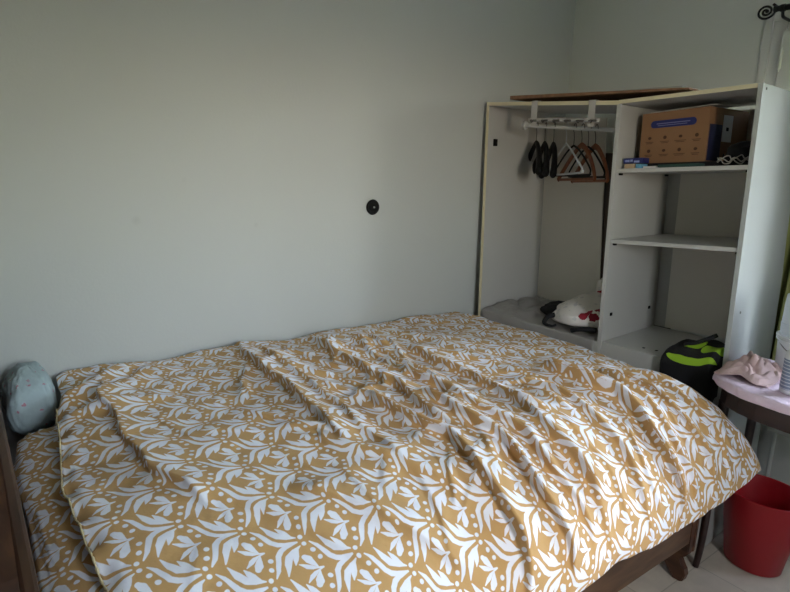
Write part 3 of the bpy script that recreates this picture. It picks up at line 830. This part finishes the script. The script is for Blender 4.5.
obj('lime_trim', band(.62, .97, 17.5, 21.5), M['lime'], bb, True)
bm = BM(); tube(bm, smooth_path([wl(1.07, .02, .793), wl(1.10, .03, .803), wl(1.135, .04, .822), wl(1.175, .05, .850)]), .008, 8, .45); obj('strap', bm, M['black_cloth'], bb, True)

# ------------------------------------------------------------------ bed
bed = thing('bed', 'dark brown wooden double bed with headboard along the white wall', 'bed', (-1.75, -.7, 0))
DW, DW2 = M['dark_wood'], M['dark_wood2']
# headboard with a moulded ledge and an arched crest
hb = [(-.02, 0), (-.02, .90), (-.10, .955), (-.30, .985), (-.70, 1.0), (-1.0, .985), (-1.2, .945), (-1.33, .88), (-1.385, .84), (-1.385, 0), (-1.29, 0), (-1.27, .14), (-.12, .14), (-.10, 0)]
obj('headboard', prism(BM(), hb, 'X', -2.79, -2.757, .004), DW2, bed)
obj('headboard_ledge', box(BM(), (-2.7565, -1.40, .80), (-2.733, -.015, .838), .006), DW2, bed)
obj('headboard_panel', box(BM(), (-2.7565, -1.36, .16), (-2.742, -.03, .799), .002), DW2, bed)
# footboard with carved bracket feet
fb_ = [(-.03, 0), (-.03, .56), (-.7, .60), (-1.33, .56), (-1.342, .55), (-1.342, .118), (-1.332, .104), (-1.318, .098), (-1.310, .085), (-1.322, .068), (-1.336, .052), (-1.342, .030), (-1.336, .006), (-1.325, 0), (-1.300, 0), (-1.290, .02), (-1.262, .055), (-1.20, .085), (-1.10, .11), (-.30, .11), (-.20, .085), (-.13, .04), (-.11, 0)]
obj('footboard', prism(BM(), fb_, 'X', -.808, -.776, .003), DW2, bed)
obj('corner_post', box(BM(), (-.775, -1.344, .118), (-.762, -1.315, .555), .003), DW2, bed)
for y0, y1 in ((-1.342, -1.315), (-.055, -.03)):
    obj('side_rail', box(BM(), (-2.741, y0, .165), (-.809, y1, .285), .004), DW, bed)
bm = BM()
for k in range(12):
    x = -2.65+k*.155; box(bm, (x, -1.314, .245), (x+.09, -.056, .262))
obj('bed_slats', bm, DW2, bed)
mt = obj('mattress', box(BM(), (-2.735, -1.308, .2635), (-.815, -.03, .575), .03), M['matt'], None, True, 40)
tag(mt, 'pale mattress lying in the dark wooden bed frame under the duvet', 'mattress')

# pillows
def cushion(name, m, c, half, label, seed, pw=.5, flat=True, uvm=False, tilt=None, flatbottom=None, wr=0.):
    n1, n2 = 64, 48
    U, V = np.meshgrid(np.linspace(-PI, PI, n1), np.linspace(-PI/2, PI/2, n2), indexing='ij')
    sg = lambda t, p: np.sign(t)*np.abs(t)**p
    x = sg(np.cos(V), .9)*sg(np.cos(U), pw); y = sg(np.cos(V), .9)*sg(np.sin(U), pw); z = sg(np.sin(V), .9)
    dn = 1+.035*vnoise(x*2, y*2+z, .7, seed)+wr*np.sin(7*(z*.9+y*.6)+1.5*np.sin(3*x+2*z))*np.clip(1-np.abs(y), 0, 1)+.02*vnoise(x*3+z, y*3, 2, seed+.3)
    P = np.stack([x*dn*half[0], y*dn*half[1], z*dn*half[2]], -1)
    if tilt: R = np.array(Matrix.Rotation(tilt, 3, 'Y')); P = P@R.T
    P += np.array(c)
    if flatbottom is not None: P[..., 2] = np.maximum(P[..., 2], flatbottom)
    uv = np.stack([P[..., 0], P[..., 1]+P[..., 2]*.5], -1)
    return tag(grid_obj(name, P, m, uv=uv), label, 'pillow')
cushion('pillow', M['pillow'], (-2.646, -.133, .692), (.068, .117, .106), 'pale blue pillow with tiny pink sprigs at the bed head by the wall', .4, flatbottom=.576, wr=.035)
cushion('pillow', M['leaf'], (-2.590, -.785, .632), (.130, .520, .053), 'ochre leaf-print pillow partly under the duvet at the head of the bed', .8, flatbottom=.576)

# duvet ------------------------------------------------------------------------
def arc_table(rx, rz, power=2.0, n=400):
    """profile of the turned-down edge: horizontal run and drop by arc length"""
    th = np.linspace(0, PI/2, n)
    h = rx*np.sin(th)**(2/power); v = rz*(1-np.cos(th)**(2/power))
    s = np.concatenate([[0], np.cumsum(np.hypot(np.diff(h), np.diff(v)))])
    return s, h, v
NS, NT = 470, 400
Xh, Xe = -2.615, -.775                # head edge, start of foot roll
Ye = -1.06                            # start of near-side roll
S1, T1 = (Xe-Xh), .025-Ye-.05
fs, fh, fv = arc_table(.105, .235)
ns_, nh, nv = arc_table(.395, .295)
s = np.linspace(0, S1+fs[-1], NS); t = np.linspace(0, T1+ns_[-1], NT)
Sg, Tg = np.meshgrid(s, t, indexing='ij')
ds = np.clip(Sg-S1, 0, None); dt = np.clip(Tg-T1, 0, None)
dsn, dtn = ds/fs[-1], dt/ns_[-1]           # the cloth corner is rounded
rn = np.sqrt(dsn**2+dtn**2)+1e-9; fr = 1-.5*(1-np.maximum(np.maximum(dsn, dtn)/rn, 1e-6))*(rn > 1e-6)
ds, dt = ds*fr, dt*fr
hx = np.interp(ds, fs, fh); vx = np.interp(ds, fs, fv)
hy = np.interp(dt, ns_, nh); vy = np.interp(dt, ns_, nv)
drop = (vx**2.2+vy**2.2)**(1/2.2)
drop = np.minimum(drop, .30)
Xb = Xh+np.minimum(Sg, S1)+hx; Yb = -.025-np.minimum(Tg, T1)-hy
# the head edge is not straight: it pulls back by the wall and at the corner
edge = np.interp(-Yb, [0, .25, .38, .55, .8, 1.1, 1.3, 1.5], [.055, .045, .015, .0, -.03, -.02, .0, .03])
fade = np.clip(1-Sg/.5, 0, 1)
Xb = Xb+edge*fade**1.5
# the corner at the foot flares out
cf = np.clip(ds/.2, 0, 1)*np.clip(dt/.35, 0, 1)
Xb += .040*cf; Yb -= .016*cf
top = .718+.012*np.sin(np.clip(-Yb/1.3, 0, 1)*PI)
Zb = top-drop
# soft loft
loft = .008*vnoise(Sg, Tg, 1.6, .11)+.005*vnoise(Sg, Tg, 4, .23)+.0022*vnoise(Sg, Tg, 10, .57)
def fold(poly, amp, wl_, wr, taper=.12):
    """ridge along poly (X by Y), steep towards the head (wl_), gentle towards the foot (wr)"""
    ys = np.array([p[1] for p in poly]); xs = np.array([p[0] for p in poly])
    o = np.argsort(ys); ys, xs = ys[o], xs[o]
    yy = -.025-Tg              # unrolled
    xc = np.interp(yy, ys, xs)+.006*np.sin(yy*23+amp*999)
    d = (Xh+Sg)-xc
    w = np.clip((yy-ys[0])/taper+1, 0, 1)*np.clip((ys[-1]-yy)/taper+1, 0, 1)
    w = w*w*(3-2*w)
    wid = .75+.35*np.sin(yy*9+xs[0]*17)
    return amp*w*np.where(d < 0, np.exp(-(d/(wl_*.8))**2), np.exp(-(np.abs(d)/(wr*wid))**1.4))
F = np.zeros_like(Sg)
F += fold([(-2.47, -.30), (-2.466, -.44), (-2.457, -.654), (-2.44, -.87), (-2.40, -.98)], .026, .018, .075)
F += fold([(-1.92, -.05), (-1.95, -.315), (-1.96, -.572), (-1.977, -.784), (-1.99, -.9)], .034, .024, .07)
F += fold([(-1.86, -.2), (-1.885, -.5), (-1.9, -.8), (-1.93, -1.05)], .014, .014, .05)
F += fold([(-1.63, -.15), (-1.671, -.497), (-1.669, -.752), (-1.70, -1.0)], .026, .020, .06)
F += fold([(-1.387, -.52), (-1.387, -.928), (-1.448, -1.169), (-1.469, -1.352)], .026, .018, .06)
F += fold([(-1.797, -.85), (-1.739, -1.096), (-1.76, -1.3), (-1.80, -1.5)], .034, .020, .06)
F += fold([(-1.65, -.95), (-1.62, -1.163), (-1.64, -1.382), (-1.66, -1.5)], .036, .018, .06)
F += fold([(-1.56, -.70), (-1.55, -.95), (-1.55, -1.2), (-1.56, -1.45)], .022, .016, .05)
F += fold([(-1.49, -.3), (-1.50, -.6), (-1.53, -.9)], .012, .014, .05)
F += fold([(-1.23, -.3), (-1.22, -.6), (-1.20, -.9)], .010, .03, .06)
F += fold([(-1.10, -.95), (-1.06, -1.15), (-1.09, -1.33), (-1.15, -1.6)], .042, .016, .06)
F += fold([(-1.26, -1.0), (-1.25, -1.2), (-1.29, -1.4), (-1.33, -1.62)], .020, .016, .05)
F += fold([(-1.37, -1.2), (-1.39, -1.4), (-1.42, -1.6)], .008, .015, .045)
for k, (x0, y0, x1, am) in enumerate(((-1.16, -1.25, -1.24, .007), (-1.00, -1.10, -1.07, .024), (-.945, -1.25, -1.01, .010), (-.90, -1.12, -.945, .022), (-.855, -1.3, -.885, .008), (-.815, -1.15, -.835, .016), (-.77, -1.2, -.775, .012), (-1.47, -1.3, -1.50, .014), (-1.20, -1.3, -1.29, .012), (-1.05, -1.3, -1.12, .010))):
    F += fold([(x0, y0), ((x0+x1)/2, -1.4), (x1, -1.66)], am, .014, .030, .15)
rs = np.random.RandomState(11)
WR = [(rs.uniform(-2.1, -1.25), rs.uniform(-1.3, -.25), rs.uniform(.10, .34), rs.normal(0, .35), rs.uniform(.004, .010)) for _ in range(46)]
WR += [(rs.uniform(-2.55, -.85), rs.uniform(-1.35, -.1), rs.uniform(.06, .2), rs.normal(0, .7), rs.uniform(.002, .005)) for _ in range(40)]
# head end: turned flap by the wall and pulls
def line_ridge(p, q, amp, w1, w2):
    p = np.array(p); q = np.array(q); e = (q-p)/np.linalg.norm(q-p); nrm = np.array([-e[1], e[0]])
    X = Xh+Sg; Y = -.025-Tg
    l = (X-p[0])*e[0]+(Y-p[1])*e[1]; d = (X-p[0])*nrm[0]+(Y-p[1])*nrm[1]; Ln = np.linalg.norm(q-p)
    w = np.clip(l/.08+.5, 0, 1)*np.clip((Ln-l)/.08+.5, 0, 1)
    return amp*w*np.where(d < 0, np.exp(-(d/w1)**2), np.exp(-(d/w2)**2))
F += line_ridge((-2.36, -.03), (-2.60, -.33), .028, .018, .05)
F += line_ridge((-2.25, -.06), (-2.52, -.40), .012, .02, .04)
F += line_ridge((-2.60, -.42), (-2.30, -.42), .012, .03, .03)
F += line_ridge((-2.2, -1.1), (-1.95, -1.4), .018, .02, .05)
F += line_ridge((-2.35, -1.05), (-2.15, -1.35), .010, .02, .05)
F += line_ridge((-2.05, -.95), (-1.85, -1.25), .014, .02, .05)
for (x0, y0, l, an, am) in WR:
    sx_, cy_ = math.sin(an)*l/2, math.cos(an)*l/2
    F += line_ridge((x0-sx_, y0+cy_), (x0+sx_, y0-cy_), am, .009, .024)
# raised where the pillow lies underneath
F *= (.25+.75*np.clip(Tg/.22, 0, 1))*(1.0+.55*np.clip((Xh+Sg+2.25)/.5, 0, 1))
tail = np.clip((np.maximum(dt/ns_[-1], ds/fs[-1])-.55)/.45, 0, 1)
disp = loft+F*(1-.93*tail*tail*(3-2*tail))
disp *= 1-np.clip(np.minimum(dsn, dtn)*1.4-.3, 0, 1)
# rolled edge at the head: the hem sinks
hem = np.exp(-(Sg/.018)**2); disp = disp-.012*hem+.006*np.sin(Tg*60)*hem
P0 = np.stack([Xb, Yb, Zb], -1)
du = np.gradient(P0, axis=0); dv = np.gradient(P0, axis=1)
Nn = np.cross(dv, du); Nn /= np.linalg.norm(Nn, axis=-1, keepdims=True)+1e-9
Nn[Nn[..., 2] < -.2] *= -1
P = P0+Nn*disp[..., None]
P[..., 0] -= .75*np.clip(F, 0, .065)*(1-.8*tail)          # the folds lean over towards the head
# hem of near side runs uneven
P[..., 1] = np.minimum(P[..., 1], -.012)
P[..., 2] += .012*np.sin(Sg*7)*np.clip(dt/.4, 0, 1)
UV = np.stack([Sg-.143, -Tg+1.066], -1)
dv_o = grid_obj('duvet', P, M['leaf'], uv=UV, thick=-.012)
tag(dv_o, 'ochre duvet with white leaf print spread over the bed', 'duvet')
# stitched seam at the head edge
bm = BM(); pts = [P[0, j]+np.array([-.002, 0, .002+.0015*math.sin(j*1.9)]) for j in range(60, NT-2, 2)]
tube(bm, pts, [.0022+.0012*math.sin(i*2.2) for i in range(len(pts))], 6); obj('stitched_seam', bm, M['seam'], dv_o, True)

# ------------------------------------------------------------------ table by the window
TZ = .757
tbl = thing('side_table', 'small dark wooden side table with curved edge under the window', 'table', (-.55, -1.75, 0))
half = [(-.640, -1.272), (-.672, -1.283), (-.715, -1.322), (-.747, -1.375), (-.767, -1.44), (-.777, -1.54), (-.780, -1.70)]
outline = half+[(x, -3.40-y) for x, y in half[::-1][1:]]+[(-.33, -2.128), (-.33, -1.272)]
def shrink(poly, k, c=(-.55, -1.70)):
    return [(c[0]+(x-c[0])*k[0], c[1]+(y-c[1])*k[1]) for x, y in poly]
obj('tabletop', prism(BM(), outline, 'Z', TZ-.022, TZ-.004, .003), M['table_wood'], tbl)
obj('apron', prism(BM(), shrink(outline, (.93, .95)), 'Z', TZ-.095, TZ-.0225), M['table_wood'], tbl)
for lx, ly in ((-.655, -1.318), (-.362, -1.306), (-.655, -2.08), (-.362, -2.08)):
    bm = BM()
    sx = 1 if lx > -.5 else -1; sy = 1 if ly > -1.7 else -1
    pp = smooth_path([(lx, ly, TZ-.096), (lx+.004*sx, ly, .55), (lx, ly, .35), (lx+.008*sx, ly-.004*sy, .12), (lx+.018*sx, ly-.0*sy, .0)], 5)
    rr = [.019-.008*(i/(len(pp)-1)) for i in range(len(pp))]; tube(bm, pp, rr, 12)
    obj('leg', bm, M['table_wood'], tbl, True, 50)
# lilac cloth over the top
no, ni = 120, 30
ol = [Vector((x, y, 0)) for x, y in outline]; tot = []
for i in range(len(ol)):
    a, b = ol[i], ol[(i+1) % len(ol)]
    for k in range(12): tot.append(a.lerp(b, k/12))
c = Vector((-.55, -1.70, 0)); P = np.zeros((len(tot)+1, ni, 3))
for i in range(len(tot)+1):
    q = tot[i % len(tot)]; dirv = (q-c).normalized()
    for j in range(ni):
        f = j/(ni-1)
        if f < .8:
            g = f/.8; w = c+(q+dirv*.005-c)*g; z = TZ-.002+.004*(noise.noise(Vector((w.x*14, w.y*14, 0)))+.6)*min(1, g*3)
            if z < TZ-.0025: z = TZ-.0025
        else:
            g = (f-.8)/.2; front = 1 if q.x < -.36 else .3
            w = q+dirv*(.006+.005*g+.004*noise.noise(Vector((q.x*30, q.y*30, g*2)))*g); z = TZ-.0-.028*g*front*(1+.35*noise.noise(Vector((q.x*9, q.y*9, 3))))
        if w.x > -.56 and w.y > -1.268: w = Vector((w.x, -1.268, 0))
        P[i, j] = (w.x, w.y, z)
tag(grid_obj('tablecloth', P, M['lilac'], thick=-.0012), 'pale lilac cloth covering the dark side table', 'tablecloth')
TT = TZ+.006
# crumpled pink cloth
n1, n2 = 70, 56
U, V = np.meshgrid(np.linspace(-1, 1, n1), np.linspace(-1, 1, n2), indexing='ij')
rr = np.sqrt(U**2+V**2)
xx = -.575+U*.115+.010*vnoise(U, V, .8, .9); yy = -1.365+V*.088+.012*vnoise(U, V, .7, .4)
yy = np.minimum(yy, -1.268)
zz = TT+.001+np.clip(1-rr**2*.75, 0, 1)**1.2*(.042+.017*vnoise(U, V, .9, .13)+.016*np.abs(vnoise(U, V, 2.2, .77)))
tag(grid_obj('crumpled_cloth', np.stack([xx, yy, np.maximum(zz, TT+.001)], -1), M['pink'], thick=-.0015), 'crumpled pink cloth heaped on the side table beside the wardrobe', 'cloth')
# bottle
BX, BY = -.672, -1.515
bt = thing('bottle', 'white plastic bottle with grey-blue label on the side table', 'bottle', (BX, BY, TT))
bm = BM(); lathe(bm, [(.029, .0), (.032, .003), (.032, .122), (.030, .132), (.022, .146), (.013, .152), (.013, .157)], (BX, BY, TT), 'Z', 36); obj('bottle_body', bm, M['white_pl'], bt, True, 50)
bm = BM(); lathe(bm, [(.0150, .153), (.0155, .154), (.0155, .182), (.014, .184)], (BX, BY, TT), 'Z', 28); obj('bottle_cap', bm, M['white_pl'], bt, True, 50)
bm = BM(); lathe(bm, [(.0322, .014), (.0326, .015), (.0326, .112), (.0322, .113)], (BX, BY, TT), 'Z', 36); obj('bottle_label', bm, M['label'], bt, True, 50)
# bucket and tub
QX, QY = -.43, -1.452
bk = thing('bucket', 'white plastic bucket behind the bottle on the side table', 'bucket', (QX, QY, TT))
bm = BM(); lathe(bm, [(.072, .0), (.074, .003), (.080, .116), (.086, .117), (.086, .122), (.081, .123), (.0815, .128), (.087, .129), (.087, .135), (.077, .136)], (QX, QY, TT), 'Z', 44); obj('bucket_body', bm, M['white_pl'], bk, True, 35)
bm = BM(); tube(bm, smooth_path([(QX-.083*math.cos(.9), QY-.083*math.sin(.9), TT+.119), (QX-.089, QY+.01, TT+.09), (QX-.083*math.cos(-1.2), QY-.083*math.sin(-1.2), TT+.119)]), .0022, 6); obj('bucket_handle', bm, M['steel'], bk, True)
tbm = BM(); lathe(tbm, [(.074, .1365), (.077, .1375), (.079, .176), (.0775, .178), (.0765, .24), (.074, .276), (.066, .280)], (QX, QY, TT), 'Z', 44)
tag(obj('plastic_tub', tbm, M['cloudy'], None, True, 35), 'cloudy upturned plastic tub stacked on the white bucket', 'tub')

# ------------------------------------------------------------------ red bin
NX, NY = -.468, -1.430
bn = thing('waste_bin', 'red plastic waste bin on the floor beside the foot of the bed', 'bin', (NX, NY, 0))
HB = .305
bm = BM(); lathe(bm, [(.060, .0), (.084, .001), (.091, .008), (.128, HB-.014), (.134, HB-.012), (.135, HB-.002), (.132, HB), (.128, HB-.002), (.1225, HB-.02), (.087, .012), (.05, .006)], (NX, NY, 0), 'Z', 56, .92, 1.08)
obj('bin_body', bm, M['red'], bn, True, 45)

# ------------------------------------------------------------------ light
w = bpy.data.worlds.new('sky'); sc.world = w; w.use_nodes = True
nt = w.node_tree; bg = nt.nodes['Background']
sk = nt.nodes.new('ShaderNodeTexSky'); sk.sky_type = 'NISHITA'; sk.sun_disc = False
sk.sun_elevation = math.radians(42); sk.sun_rotation = math.radians(200); sk.air_density = 1.2; sk.dust_density = 1.5; sk.ozone_density = 1
hs = nt.nodes.new('ShaderNodeHueSaturation'); hs.inputs['Saturation'].default_value = .62
nt.links.new(sk.outputs[0], hs.inputs['Color']); nt.links.new(hs.outputs[0], bg.inputs[0]); bg.inputs[1].default_value = 1.0
pl = bpy.data.lights.new('window_portal', 'AREA'); pl.shape = 'RECTANGLE'; pl.size = abs(WY1-WY0); pl.size_y = WZ1-WZ0
pl.cycles.is_portal = True
po = bpy.data.objects.new('window_portal', pl); COL.objects.link(po)
po.location = (.28, (WY0+WY1)/2, (WZ0+WZ1)/2); po.rotation_euler = (PI/2, 0, PI/2)
pl2 = bpy.data.lights.new('window_portal', 'AREA'); pl2.shape = 'RECTANGLE'; pl2.size = VX1-VX0; pl2.size_y = VZ1-VZ0; pl2.cycles.is_portal = True
po2 = bpy.data.objects.new('window_portal', pl2); COL.objects.link(po2)
po2.location = ((VX0+VX1)/2, Y1-.19, (VZ0+VZ1)/2); po2.rotation_euler = (PI/2, 0, 0)

vs = sc.view_settings; vs.view_transform = 'Standard'; vs.look = 'None'; vs.gamma = 1; vs.use_curve_mapping = False
vs.exposure = 2.4
